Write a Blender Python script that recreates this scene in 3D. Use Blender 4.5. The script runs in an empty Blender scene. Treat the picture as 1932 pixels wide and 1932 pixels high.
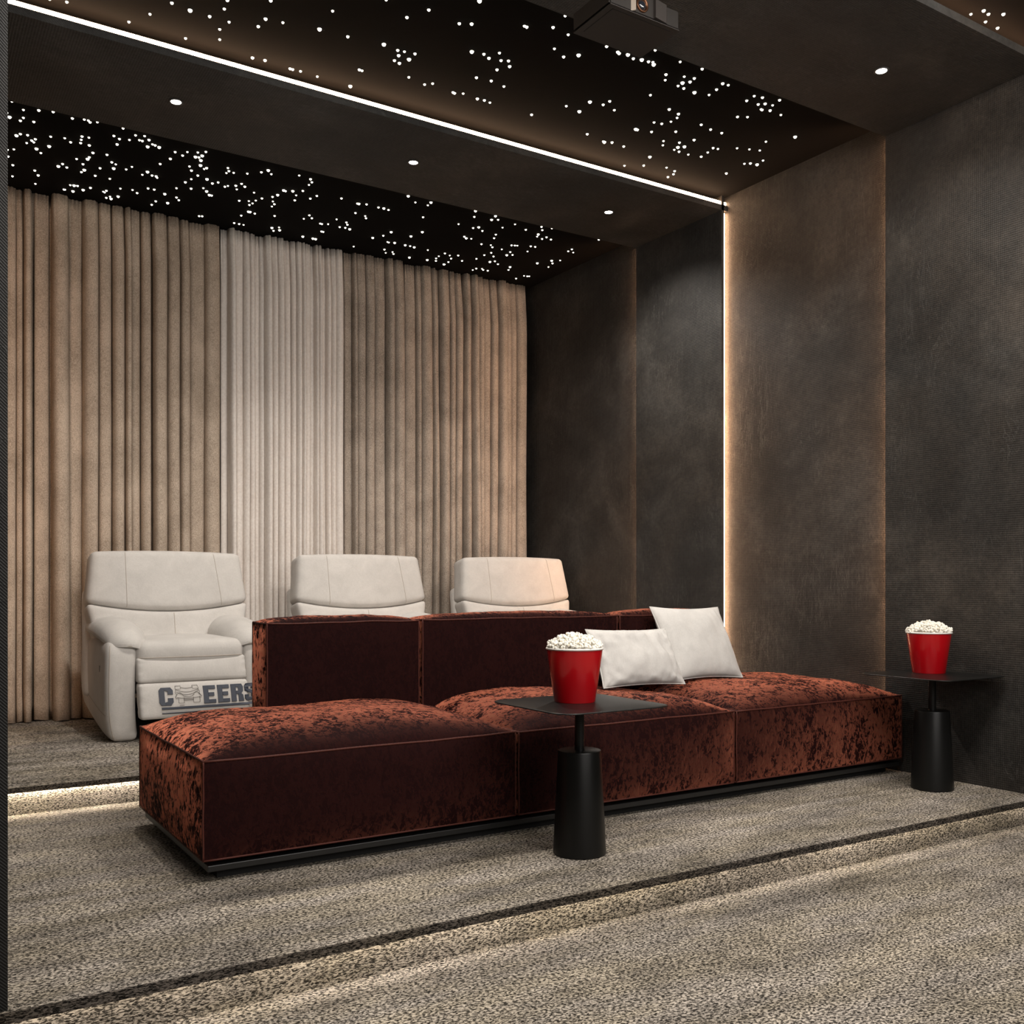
import bpy, bmesh, math, random
from math import sin, cos, pi, radians, sqrt
from mathutils import Vector, Matrix, noise

D = bpy.data
SC = bpy.context.scene
COL = SC.collection

# ------------------------------------------------------------------ camera
FPX, CXP, HYP = 1860.68, 966.0, 1102.0
YAW = radians(32.382)
cam_d = D.cameras.new('camera')
cam_d.sensor_width = 36.0
cam_d.lens = FPX / 1932.0 * 36.0
cam_d.shift_y = (HYP - 966.0) / 1932.0
cam_d.clip_start = 0.02
cam = D.objects.new('camera', cam_d)
COL.objects.link(cam)
cam.location = (0, 0, 1.0)
cam.rotation_euler = (pi / 2, 0, -YAW)
SC.camera = cam

# ------------------------------------------------------------------ world, exposure
world = D.worlds.new('world')
SC.world = world
world.use_nodes = True
world.node_tree.nodes['Background'].inputs[0].default_value = (1, .95, .9, 1)
world.node_tree.nodes['Background'].inputs[1].default_value = 0.02
SC.view_settings.view_transform = 'Standard'
SC.view_settings.look = 'None'
SC.view_settings.gamma = 1.0
SC.view_settings.use_curve_mapping = False
SC.view_settings.exposure = 0.0

# ------------------------------------------------------------------ large lights
def area(name, loc, target, sx, sy, power, color=(1, .95, .9), spread=pi):
    l = D.lights.new(name, 'AREA')
    l.shape = 'RECTANGLE'
    l.size, l.size_y = sx, sy
    l.energy = power
    l.color = color
    l.spread = spread
    o = D.objects.new(name, l)
    COL.objects.link(o)
    o.location = loc
    v = Vector(target) - Vector(loc)
    o.rotation_euler = v.to_track_quat('-Z', 'Y').to_euler()
    return o

area('front_fill', (2.1, -1.1, 2.2), (2.5, 4.5, 1.5), 3.4, 1.7, 90, (1, .95, .90))  # added soft fill, unseen behind the camera; no screen stands there
area('overhead_fill', (2.3, 1.55, 3.38), (2.5, 3.0, 0.0), 3.6, 1.0, 156, (1, .93, .86))  # added overhead fill, out of view, to lift the floor and sofa tops

# ------------------------------------------------------------------ pixel -> place
FW = Vector((sin(YAW), cos(YAW), 0))
RT = Vector((cos(YAW), -sin(YAW), 0))
def ray(x, y):
    return RT * ((x - CXP) / FPX) + FW + Vector((0, 0, (HYP - y) / FPX))
def at_z(x, y, z):
    r = ray(x, y)
    return Vector((0, 0, 1)) + r * ((z - 1) / r.z)

# ------------------------------------------------------------------ object helpers
def tag(o, label=None, cat=None, group=None, kind=None):
    if label: o['label'] = label
    if cat: o['category'] = cat
    if group: o['group'] = group
    if kind: o['kind'] = kind
    return o

def empty(name, loc=(0, 0, 0), rz=0.0, label=None, cat=None, group=None):
    o = D.objects.new(name, None)
    COL.objects.link(o)
    o.empty_display_size = 0.1
    o.location = loc
    o.rotation_euler = (0, 0, rz)
    return tag(o, label, cat, group)

def link_mesh(name, me, mat, parent=None):
    if mat and not me.materials:
        me.materials.append(mat)
    o = D.objects.new(name, me)
    COL.objects.link(o)
    if parent: o.parent = parent
    return o

def build(name, bm, mat, parent=None, smooth=False):
    me = D.meshes.new(name)
    bmesh.ops.recalc_face_normals(bm, faces=bm.faces[:])
    bm.normal_update()
    bm.to_mesh(me)
    bm.free()
    if smooth:
        for p in me.polygons: p.use_smooth = True
    return link_mesh(name, me, mat, parent)

def copy_tree(o, parent=None):
    c = o.copy()
    COL.objects.link(c)
    if parent: c.parent = parent
    for ch in list(o.children):
        copy_tree(ch, c)
    return c

def add_box(bm, x0, x1, y0, y1, z0, z1):
    v = [bm.verts.new(p) for p in ((x0, y0, z0), (x1, y0, z0), (x1, y1, z0), (x0, y1, z0),
                                   (x0, y0, z1), (x1, y0, z1), (x1, y1, z1), (x0, y1, z1))]
    for f in ((0, 3, 2, 1), (4, 5, 6, 7), (0, 1, 5, 4), (1, 2, 6, 5), (2, 3, 7, 6), (3, 0, 4, 7)):
        bm.faces.new([v[i] for i in f])

def boxes(name, lst, mat, parent=None, bevel=0.0):
    bm = bmesh.new()
    for b in lst: add_box(bm, *b)
    if bevel:
        bmesh.ops.bevel(bm, geom=bm.edges[:], offset=bevel, segments=2, affect='EDGES', profile=.6)
    return build(name, bm, mat, parent)

def add_lathe(bm, prof, seg=48, c=(0, 0, 0), cap=True):
    rings = []
    for r, z in prof:
        if r < 1e-6:
            rings.append([bm.verts.new((c[0], c[1], c[2] + z))])
        else:
            rings.append([bm.verts.new((c[0] + r * cos(2 * pi * i / seg), c[1] + r * sin(2 * pi * i / seg), c[2] + z)) for i in range(seg)])
    for a, b in zip(rings[:-1], rings[1:]):
        for i in range(seg):
            j = (i + 1) % seg
            if len(a) == 1 and len(b) == 1: continue
            if len(a) == 1: bm.faces.new((a[0], b[j], b[i]))
            elif len(b) == 1: bm.faces.new((a[i], a[j], b[0]))
            else: bm.faces.new((a[i], a[j], b[j], b[i]))
    return rings

def add_tube(bm, pts, r, seg=6, closed=False):
    pts = [Vector(p) for p in pts]
    n = len(pts)
    rings = []
    up0 = None
    for i, p in enumerate(pts):
        if closed: t = pts[(i + 1) % n] - pts[i - 1]
        else: t = pts[min(i + 1, n - 1)] - pts[max(i - 1, 0)]
        if t.length < 1e-9: t = Vector((0, 0, 1))
        t.normalize()
        if up0 is None:
            up0 = Vector((0, 0, 1)) if abs(t.z) < .9 else Vector((1, 0, 0))
        s = t.cross(up0)
        if s.length < 1e-6: s = t.cross(Vector((0, 1, 0)))
        s.normalize()
        u = s.cross(t); u.normalize(); up0 = u
        rings.append([bm.verts.new(p + (s * cos(2 * pi * k / seg) + u * sin(2 * pi * k / seg)) * r) for k in range(seg)])
    m = n if closed else n - 1
    for i in range(m):
        a, b = rings[i], rings[(i + 1) % n]
        for k in range(seg):
            l = (k + 1) % seg
            bm.faces.new((a[k], a[l], b[l], b[k]))
    if not closed:
        bm.faces.new(rings[0][::-1]); bm.faces.new(rings[-1])

def grid_surface(bm, P, nu, nv):
    """P(i, j) -> point; adds a grid"""
    vs = [[bm.verts.new(P(i, j)) for j in range(nv + 1)] for i in range(nu + 1)]
    for i in range(nu):
        for j in range(nv):
            bm.faces.new((vs[i][j], vs[i + 1][j], vs[i + 1][j + 1], vs[i][j + 1]))
    return vs

def spaced(n, k=.7):
    """-1..1 with denser steps near the ends"""
    out = []
    for i in range(n + 1):
        t = -1 + 2 * i / n
        out.append((1 - k) * t + k * sin(pi / 2 * t))
    return out

def add_param_box(bm, F, nx, ny, nz, k=.7):
    """closed box surface: F(u, v, w) maps [-1,1]^3 surface points"""
    U, V, W = spaced(nx, k), spaced(ny, k), spaced(nz, k)
    cache = {}
    def vert(i, j, l):
        key = (i, j, l)
        if key not in cache:
            cache[key] = bm.verts.new(F(U[i], V[j], W[l]))
        return cache[key]
    for i in range(nx):
        for j in range(ny):
            bm.faces.new((vert(i, j, nz), vert(i + 1, j, nz), vert(i + 1, j + 1, nz), vert(i, j + 1, nz)))
            bm.faces.new((vert(i, j, 0), vert(i, j + 1, 0), vert(i + 1, j + 1, 0), vert(i + 1, j, 0)))
    for i in range(nx):
        for l in range(nz):
            bm.faces.new((vert(i, 0, l), vert(i + 1, 0, l), vert(i + 1, 0, l + 1), vert(i, 0, l + 1)))
            bm.faces.new((vert(i, ny, l), vert(i, ny, l + 1), vert(i + 1, ny, l + 1), vert(i + 1, ny, l)))
    for j in range(ny):
        for l in range(nz):
            bm.faces.new((vert(0, j, l), vert(0, j, l + 1), vert(0, j + 1, l + 1), vert(0, j + 1, l)))
            bm.faces.new((vert(nx, j, l), vert(nx, j + 1, l), vert(nx, j + 1, l + 1), vert(nx, j, l + 1)))

def round_map(hx, hy, hz, r):
    """rounded-box mapping of cube parameters"""
    def f(u, v, w):
        q = Vector((u * hx, v * hy, w * hz))
        c = Vector((max(-(hx - r), min(hx - r, q.x)), max(-(hy - r), min(hy - r, q.y)), max(-(hz - r), min(hz - r, q.z))))
        d = q - c
        if d.length > 1e-9: q = c + d.normalized() * r
        return q
    return f

# ------------------------------------------------------------------ materials
class NT:
    def __init__(s, name):
        s.m = D.materials.new(name); s.m.use_nodes = True
        s.t = s.m.node_tree; s.t.nodes.clear()
        s.out = s.t.nodes.new('ShaderNodeOutputMaterial')
    def n(s, typ, **kw):
        nd = s.t.nodes.new(typ)
        for k, v in kw.items(): setattr(nd, k, v)
        return nd
    def l(s, a, b): s.t.links.new(a, b)
    def set(s, sock, v):
        if hasattr(v, 'node') or isinstance(v, bpy.types.NodeSocket): s.l(v, sock)
        else: sock.default_value = v
    def coord(s, scale=(1, 1, 1), rot=(0, 0, 0), kind='Object'):
        tc = s.n('ShaderNodeTexCoord'); mp = s.n('ShaderNodeMapping')
        mp.inputs['Scale'].default_value = scale; mp.inputs['Rotation'].default_value = rot
        s.l(tc.outputs[kind], mp.inputs['Vector'])
        return mp.outputs[0]
    def noise(s, vec, scale, detail=4, rough=.5, dist=0):
        nd = s.n('ShaderNodeTexNoise')
        s.l(vec, nd.inputs['Vector'])
        nd.inputs['Scale'].default_value = scale; nd.inputs['Detail'].default_value = detail
        nd.inputs['Roughness'].default_value = rough; nd.inputs['Distortion'].default_value = dist
        return nd.outputs['Fac']
    def ramp(s, fac, stops, interp='LINEAR'):
        nd = s.n('ShaderNodeValToRGB'); e = nd.color_ramp.elements
        nd.color_ramp.interpolation = interp
        while len(e) < len(stops): e.new(.5)
        for el, (p, c) in zip(e, stops):
            el.position = p
            el.color = (c, c, c, 1) if isinstance(c, (int, float)) else (*c, 1)
        s.l(fac, nd.inputs[0])
        return nd.outputs[0]
    def math(s, op, a, b=None, clamp=False):
        nd = s.n('ShaderNodeMath', operation=op); nd.use_clamp = clamp
        s.set(nd.inputs[0], a)
        if b is not None: s.set(nd.inputs[1], b)
        return nd.outputs[0]
    def mix(s, fac, a, b, mode='MIX'):
        nd = s.n('ShaderNodeMix', data_type='RGBA', blend_type=mode)
        s.set(nd.inputs[0], fac)
        for sock, v in ((nd.inputs[6], a), (nd.inputs[7], b)):
            if isinstance(v, tuple): sock.default_value = (*v, 1)
            else: s.l(v, sock)
        return nd.outputs[2]
    def bump(s, h, strength, dist, normal=None):
        nd = s.n('ShaderNodeBump')
        nd.inputs['Strength'].default_value = strength; nd.inputs['Distance'].default_value = dist
        s.l(h, nd.inputs['Height'])
        if normal: s.l(normal, nd.inputs['Normal'])
        return nd.outputs[0]
    def principled(s, color, rough=.5, normal=None, **kw):
        p = s.n('ShaderNodeBsdfPrincipled')
        if isinstance(color, tuple): p.inputs['Base Color'].default_value = (*color, 1)
        else: s.l(color, p.inputs['Base Color'])
        s.set(p.inputs['Roughness'], rough)
        if normal: s.l(normal, p.inputs['Normal'])
        for k, v in kw.items():
            nm = k.replace('_', ' ')
            if isinstance(v, tuple): p.inputs[nm].default_value = (*v, 1)
            else: s.set(p.inputs[nm], v)
        return p.outputs[0]
    def done(s, sh):
        s.l(sh, s.out.inputs['Surface']); return s.m

def simple(name, color, rough=.5, nscale=0, nstr=.1, **kw):
    t = NT(name)
    nrm = None
    col = color
    if nscale:
        v = t.coord()
        f = t.noise(v, nscale, 4, .6)
        nrm = t.bump(f, nstr, .002)
        col = t.mix(t.ramp(f, [(.3, 0), (.7, 1)]), tuple(c * .9 for c in color), tuple(min(1, c * 1.08) for c in color))
    return t.done(t.principled(col, rough, nrm, **kw))

def emit(name, color, strength, sample=True):
    t = NT(name)
    e = t.n('ShaderNodeEmission')
    e.inputs[0].default_value = (*color, 1); e.inputs[1].default_value = strength
    m = t.done(e.outputs[0])
    if not sample: m.cycles.emission_sampling = 'NONE'
    return m

def plaster(name, dark, light, weave_k):
    t = NT(name)
    v = t.coord()
    big = t.noise(v, 1.1, 6, .62, .6)
    mid = t.noise(v, 5.0, 5, .6, .4)
    fine = t.noise(v, 90, 3, .6)
    mixf = t.math('ADD', t.math('MULTIPLY', big, .7), t.math('MULTIPLY', mid, .3))
    col = t.mix(t.ramp(mixf, [(.38, 0), (.50, .35), (.62, 1)]), dark, light)
    hue = t.noise(v, .8, 3, .55, .4)
    col = t.mix(t.ramp(hue, [(.46, 0), (.62, .45)]), col, t.mix(1.0, col, (1.28, 1.02, .80), 'MULTIPLY'))
    grain = t.noise(v, 42, 5, .75)
    col = t.mix(1.0, col, t.ramp(grain, [(.30, .62), (.50, 1.0), (.70, 1.35)]), 'MULTIPLY')
    # pale trowel scratches
    sv = t.coord((3.0, 14.0, 1.6), (radians(32), 0, radians(10)))
    sc_ = t.noise(sv, 2.2, 5, .55, .8)
    scr = t.ramp(sc_, [(.485, 0), (.5, 1), (.515, 0)])
    msk = t.ramp(t.noise(v, 1.7, 2, .5), [(.52, 0), (.68, 1)])
    scr = t.math('MULTIPLY', scr, msk)
    sv2 = t.coord((2.0, 10.0, 2.4), (radians(-48), radians(14), radians(20)))
    scr2 = t.math('MULTIPLY', t.ramp(t.noise(sv2, 1.7, 6, .6, 1.2), [(.490, 0), (.5, 1), (.510, 0)]), t.ramp(t.noise(v, 2.3, 2, .5), [(.50, 0), (.64, 1)]))
    scr = t.math('MAXIMUM', scr, scr2)
    col = t.mix(t.math('MULTIPLY', scr, .38), col, tuple(c * 2.2 for c in light))
    sx = t.n('ShaderNodeSeparateXYZ'); t.l(v, sx.inputs[0])
    X, Y, Z = sx.outputs
    a = t.math('SINE', t.math('MULTIPLY', t.math('ADD', t.math('ADD', X, Y), Z), weave_k))
    b = t.math('SINE', t.math('MULTIPLY', t.math('SUBTRACT', t.math('SUBTRACT', Y, Z), X), weave_k))
    wv = t.math('MULTIPLY', a, b)
    col = t.mix(1.0, col, t.ramp(t.math('MULTIPLY_ADD', wv, .5) if False else t.math('ADD', t.math('MULTIPLY', wv, .5), .5), [(0, .78), (1, 1.18)]), 'MULTIPLY')
    h = t.math('ADD', t.math('MULTIPLY', wv, .5), t.math('ADD', t.math('MULTIPLY', fine, .7), t.math('MULTIPLY', mid, 2.2)))
    h = t.math('ADD', h, t.math('MULTIPLY', scr, .6))
    nrm = t.bump(h, .42, .0035)
    return t.done(t.principled(col, .62, nrm, Specular_IOR_Level=.35))

M_WALL = plaster('dark_plaster', (.0150, .0137, .0124), (.051, .0470, .0420), 2 * pi / .021)
M_BEAM = plaster('dark_plaster_beam', (.025, .0240, .0226), (.064, .0615, .0580), 2 * pi / .024)
M_SIDE = plaster('dark_fabric_panel', (.006, .0058, .0054), (.011, .0106, .0099), 2 * pi / .016)
M_STAR = simple('star_ceiling_black', (.0060, .0052, .0047), .95, Specular_IOR_Level=.1)
M_BLACKGAP = simple('black_gap', (.004, .004, .004), .8)

def carpet(name, tint=(1, 1, 1)):
    t = NT(name)
    v = t.coord((.72, 1.0, 1.9))
    loop = t.noise(v, 140, 2, .5, .5)
    streak = t.noise(t.coord((.5, 2.6, 2.6)), 1.5, 5, .62, .5)
    mott = t.noise(t.coord((1, 1.3, 1.3)), 5.5, 5, .65)
    hue = t.noise(t.coord((.6, 2.2, 2.2)), 3.1, 4, .6)
    base = t.mix(t.ramp(hue, [(.4, 0), (.6, 1)]), (.40, .355, .305), (.385, .335, .262))
    shade = t.math('ADD', t.math('MULTIPLY', streak, .75), t.math('MULTIPLY', mott, .45))
    base = t.mix(1.0, base, t.ramp(shade, [(.42, .34), (.58, .74), (.76, 1.12)]), 'MULTIPLY')
    base = t.mix(1.0, base, tint, 'MULTIPLY')
    lr = t.ramp(loop, [(.38, 0), (.47, .45), (.57, 1)])
    col = t.mix(lr, t.mix(1.0, base, (.09, .09, .09), 'MULTIPLY'), t.mix(1.0, base, (1.40, 1.40, 1.40), 'MULTIPLY'))
    nrm = t.bump(lr, .8, .006)
    return t.done(t.principled(col, .95, nrm, Specular_IOR_Level=.1))
M_CARPET = carpet('loop_carpet')
M_NOSE = carpet('nosing_carpet_dark', (.28, .27, .27))

def velvet(name):
    t = NT(name)
    v = t.coord()
    n1 = t.noise(t.coord((1, 1, .62)), 48, 7, .72, .9)
    n2 = t.noise(v, 4.2, 4, .6, .8)
    n3 = t.noise(t.coord((1.5, .8, .8)), 17, 4, .65, 1.0)
    f = t.math('ADD', t.math('MULTIPLY', n1, .75), t.math('ADD', t.math('MULTIPLY', n2, .34), t.math('MULTIPLY', n3, .30)))
    flake = t.ramp(f, [(.655, 0), (.69, .65), (.78, 1)])
    nrm = t.bump(f, .30, .010)
    col = t.mix(flake, (.012, .0029, .0029), (.0165, .0040, .0037))
    base = t.principled(col, .8, nrm, Specular_IOR_Level=.06)
    sh = t.n('ShaderNodeBsdfSheen')
    sh.distribution = 'ASHIKHMIN'
    shc = t.mix(flake, (.02, .004, .0035), (1.25, .39, .225))
    t.l(shc, sh.inputs['Color'])
    sh.inputs['Roughness'].default_value = .33
    t.l(nrm, sh.inputs['Normal'])
    add = t.n('ShaderNodeAddShader')
    t.l(base, add.inputs[0]); t.l(sh.outputs[0], add.inputs[1])
    return t.done(add.outputs[0])
M_VELVET = velvet('crushed_velvet_rust')
M_PIPING = simple('velvet_piping', (.07, .019, .013), .6, 60, .3, Specular_IOR_Level=.2)

def curtain_mat(name, c0, c1, rough=.9, speck=160):
    t = NT(name)
    v = t.coord()
    big = t.noise(t.coord((1, 1, .8)), 4.5, 5, .65)
    sp = t.noise(v, speck, 3, .7)
    f = t.math('ADD', t.math('MULTIPLY', big, .4), t.math('MULTIPLY', sp, .7))
    col = t.mix(t.ramp(f, [(.42, 0), (.68, 1)]), c0, c1)
    nrm = t.bump(sp, .25, .003)
    return t.done(t.principled(col, rough, nrm, Specular_IOR_Level=.1))
M_CURT_L = curtain_mat('beige_velour', (.29, .232, .178), (.60, .495, .40))
M_CURT_R = curtain_mat('taupe_velour', (.22, .185, .152), (.52, .445, .375))
M_SHEER = curtain_mat('pale_sheer', (.68, .62, .57), (.80, .75, .70), .85, 60)

def nubuck(name, c):
    t = NT(name)
    v = t.coord()
    a = t.noise(v, 7, 5, .65, .5); b = t.noise(v, 120, 3, .6)
    f = t.math('ADD', t.math('MULTIPLY', a, .7), t.math('MULTIPLY', b, .3))
    col = t.mix(t.ramp(f, [(.35, 0), (.65, 1)]), tuple(x * .88 for x in c), tuple(min(1, x * 1.05) for x in c))
    wr = t.noise(v, 18, 4, .55, 1.0)
    nrm = t.bump(t.math('ADD', t.math('MULTIPLY', wr, .6), t.math('MULTIPLY', b, .3)), .22, .006)
    return t.done(t.principled(col, .72, nrm, Specular_IOR_Level=.3, Sheen_Weight=.15))
M_NUBUCK = nubuck('cream_nubuck', (.56, .532, .50))
M_SEAM = simple('cream_stitching', (.40, .35, .30), .8)
M_PILLOW = nubuck('white_pillow_cloth', (.62, .60, .57))
M_BLACKMETAL = simple('black_powder_coat', (.0055, .0055, .0052), .36, 0, Specular_IOR_Level=.3)
M_BLACKSTEEL = simple('black_steel_plate', (.012, .012, .012), .35, 40, .1)
M_RED = simple('red_plastic', (.42, .002, .006), .22, 0, Coat_Weight=.3)
M_RIM = simple('white_plastic_rim', (.78, .76, .72), .35)
M_DARKPLASTIC = simple('projector_brown_plastic', (.013, .0105, .0088), .42, 220, .12)
M_DARKPLASTIC2 = simple('projector_base_plastic', (.024, .0195, .017), .5, 220, .05)
M_RING_GLINT = simple('lens_ring_glint', (.09, .04, .02), .35, 0, Metallic=.8)  # copper reflection in the lens bay, put into the ring's colour
M_GLASS = simple('lens_glass', (.01, .013, .018), .03, 0, Coat_Weight=1.0)
M_BEZEL_GLINT = simple('bezel_glint', (.42, .36, .30), .35, 0, Metallic=.3)  # pale colour stands for light reflected off the chamfer
M_LETTER = simple('slate_blue_letter', (.035, .042, .062), .6)
M_ICON = simple('grey_icon_line', (.14, .125, .11), .7)
M_TRIMRING = simple('downlight_ring', (.05, .047, .044), .5)

def popcorn_mat():
    t = NT('popcorn')
    v = t.coord()
    a = t.noise(v, 95, 3, .6)
    col = t.mix(t.ramp(a, [(.60, 0), (.72, 1)]), (.88, .85, .77), (.70, .50, .20))
    return t.done(t.principled(col, .8, t.bump(t.noise(v, 260, 3, .6), .4, .003), Specular_IOR_Level=.2))
M_POP = popcorn_mat()

LEDC = (1.0, .58, .33)
M_LED_BEAM = emit('led_warm_beam', (1, .64, .39), 36)
M_LED_COVE = emit('led_warm_cove', LEDC, 30)
M_LED_WALL = emit('led_warm_wall', LEDC, 58)
M_LED_WALL_REAR = emit('led_warm_wall_rear', LEDC, 105)
M_LED_STEP = emit('led_warm_step', (1, .88, .72), 25)
M_LED_STEP_B = emit('led_warm_step_rear', (1, .88, .72), 110)
M_LAMP = emit('downlight_lens', (1, .92, .82), 25)
M_STARLIT = emit('star_point', (1, .93, .78), 5.0, False)

# ------------------------------------------------------------------ dimensions
WX, RX = 4.58, 4.63            # pilaster face, recess wall on the right
LX, LRX = 0.24, 0.19           # the same on the left
A0, A1 = 2.565, 3.437          # near beam / pilaster
B0, B1 = 4.68, 5.545           # far beam / pilaster
ZB, ZC = 3.43, 3.525           # beam underside, star ceiling
FLOW, FHI = -0.12, 0.118       # lower floor, raised floor (sofa platform = 0)
S0, S1 = 2.56, 4.735           # step fronts
YBACK = 7.16

# ------------------------------------------------------------------ setting
def struct(o):
    o['kind'] = 'structure'; return o
bm = bmesh.new()
add_box(bm, -1.9, WX + .05, -2.6, S0 + .05, FLOW - .1, FLOW)
add_box(bm, -1.9, WX + .05, S0 + .042, S1 + .03, FLOW - .1, 0)
add_box(bm, -.4, WX + .05, S1 + .022, YBACK, FLOW - .1, FHI)
add_box(bm, -1.9, WX + .05, S0 + .010, S0 + .042, -.0045, 0)
add_box(bm, -.4, WX + .05, S1 + .010, S1 + .022, FHI - .0045, FHI)
struct(build('floor', bm, M_CARPET))
struct(boxes('trim_1', [(-1.9, WX - .002, S0, S0 + .0065, -.022, .002), (-1.9, WX - .002, S0 + .0065, S0 + .010, -.0045, .002)], M_NOSE))
struct(boxes('trim_2', [(LX + .002, WX - .002, S1, S1 + .0065, FHI - .020, FHI + .002), (LX + .002, WX - .002, S1 + .0065, S1 + .010, FHI - .0045, FHI + .002)], M_NOSE))

PT = .022    # pilaster facing thickness
def pilaster(y0, y1, x_face, sgn):
    """facing panel plus set-back core, leaving a slot for the light strip"""
    a, b = (x_face, x_face + sgn * PT)
    c, d = (x_face + sgn * PT, x_face + sgn * .25)
    return [(min(a, b), max(a, b), y0, y1, FLOW, ZC + .02), (min(c, d), max(c, d), y0 + .03, y1 - .03, FLOW, ZC + .02)]
wr = [(RX, RX + .2, -2.6, YBACK, FLOW, ZC + .1)]
wr += pilaster(A0 + .08, A1, WX, 1) + pilaster(B0, B1, WX, 1) + pilaster(-.2, .6, WX, 1)
struct(boxes('wall_right', wr, M_WALL))
wl = [(-.5, LRX, A1 - .2, YBACK, FLOW, ZC + .1), (-2.1, -1.9, -2.6, 2.7, FLOW, ZC + .1)]
wl += pilaster(B0, B1, LX, -1)
struct(boxes('wall_left', wl, M_WALL))
struct(boxes('trim_6', [(-1.9, LX, 2.585, 2.7, FLOW, ZC + .1), (-.3, LX, 2.7, A1, FLOW, ZC + .1)], M_SIDE))
struct(boxes('wall_back', [(-.5, RX + .2, YBACK, YBACK + .1, FLOW, ZC + .1)], M_WALL))
struct(boxes('wall_front', [(-2.1, RX + .2, -2.7, -2.6, FLOW, ZC + .1)], M_WALL))
struct(boxes('ceiling', [(-2.1, RX + .2, -2.7, YBACK, ZC, ZC + .1)], M_STAR))

def beam(name, y0, y1, x0=LX):
    x1 = RX
    bm = bmesh.new()
    add_box(bm, x0, x1, y0, y1, ZB, ZB + .036)              # facing board with its front lip
    add_box(bm, x0, x1, y0 + .07, y1 - .05, ZB + .03, ZC)   # core
    return struct(build(name, bm, M_BEAM))
beam('trim_3', A0, A1)
beam('trim_4', B0, B1)
beam('trim_5', -.2, .6, -1.9)

# ------------------------------------------------------------------ light strips
def strip(loc, size, mat_e, label, group, base_off):
    """slim profile with its glowing diffuser"""
    t = empty('led_strip', loc, 0, label, 'light strip', group)
    sx, sy, sz = size
    boxes('diffuser', [(-sx / 2, sx / 2, -sy / 2, sy / 2, -sz / 2, sz / 2)], mat_e, t)
    ox, oy, oz = base_off
    boxes('channel', [(ox - sx / 2, ox + sx / 2, oy - sy / 2, oy + sy / 2, oz - sz / 2, oz + sz / 2)], M_BLACKSTEEL, t)
    return t
xm, xl = (LX + RX) / 2, (RX - LX) - .012
strip((xm, B0 + .010, ZB + .048), (xl, .010, .020), M_LED_BEAM,
      'bright warm white light line along the front edge of the middle ceiling beam', 'ceiling light lines', (0, .012, 0))
strip((xm, A0 + .058, ZB + .044), (xl, .010, .014), M_LED_COVE,
      'hidden warm light strip glowing on the star ceiling at top right corner', 'ceiling light lines', (0, .011, 0))
zc_, zl = (ZB + 0) / 2, ZB - .03
def wall_strip(y, side, xg, lab, zb, mat_e=None):
    z0 = zb + .01
    strip((xg, y, (z0 + ZB - .01) / 2), (.012, .008, ZB - .02 - zb), mat_e or M_LED_WALL, lab, 'vertical wall light strips', (0, .009 * side, 0))
g = RX - .015
wall_strip(B0 + .018, 1, g, 'bright vertical warm light strip lighting the wall right of the middle pilaster', 0)
wall_strip(A1 - .018, -1, g, 'vertical warm light strip hidden behind the rear edge of the nearest right wall pilaster', 0, M_LED_WALL_REAR)
wall_strip(B1 - .018, -1, g, 'vertical warm light strip behind the middle pilaster, lighting the wall beside the curtain', FHI, M_LED_WALL_REAR)
gl = LRX + .015
wall_strip(B1 - .018, -1, gl, 'vertical warm light strip on the left wall beside the beige curtain', FHI)
strip(((LX + WX) / 2 - .5, S0 + .0118, -.0140), (WX - LX + .9, .006, .004), M_LED_STEP,
      'warm light strip under the dark nosing of the front carpeted step', 'step lights', (0, 0, .0045)).location.x = (LX + WX) / 2 - .1
strip(((LX + WX) / 2, S1 + .0118, FHI - .0125), (WX - LX - .02, .006, .004), M_LED_STEP_B,
      'warm light strip under the nosing of the step behind the rust sofa', 'step lights', (0, 0, .0045))

# ------------------------------------------------------------------ downlights
def downlight_proto():
    t = empty('downlight', (0, 0, 0))
    bm = bmesh.new()
    add_lathe(bm, [(.026, .0), (.036, -.001), (.036, -.004), (.028, -.005), (.024, -.002), (.026, 0)], 40)
    build('trim_ring', bm, M_TRIMRING, t, True)
    bm = bmesh.new()
    add_lathe(bm, [(0, -.004), (.015, -.0045), (.025, -.003), (.026, -.0005)], 40)
    build('lens', bm, M_LAMP, t, True)
    return t
dl = downlight_proto()
spots = [((333, 190), 'leftmost of the three downlights in the middle ceiling beam'),
         ((781, 305), 'centre one of the three downlights in the middle ceiling beam'),
         ((1148, 400), 'rightmost of the three downlights in the middle ceiling beam, above the far pilaster'),
         ((1663, 133), 'single visible downlight in the near ceiling beam at upper right')]
def spot_lamp(name, loc, power, parent, ang=110):
    l = D.lights.new(name, 'SPOT')
    l.energy = power; l.color = (1, .93, .85); l.spot_size = radians(ang); l.spot_blend = .9; l.shadow_soft_size = .04
    o = D.objects.new(name, l); COL.objects.link(o)
    o.parent = parent; o.location = (0, 0, -.03)
    return o
for i, (px, lab) in enumerate(spots):
    p = at_z(px[0], px[1], ZB)
    o = dl if i == 0 else copy_tree(dl)
    o.location = (p.x, 5.10 if i < 3 else p.y, ZB)
    tag(o, lab, 'ceiling light', 'downlights in the ceiling beams')
for o in [x for x in COL.objects if x.name.startswith('downlight') and x.type == 'EMPTY']:
    spot_lamp('bulb', (0, 0, 0), 108 if o.location.y > 4 else 45, o, 140)

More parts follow.
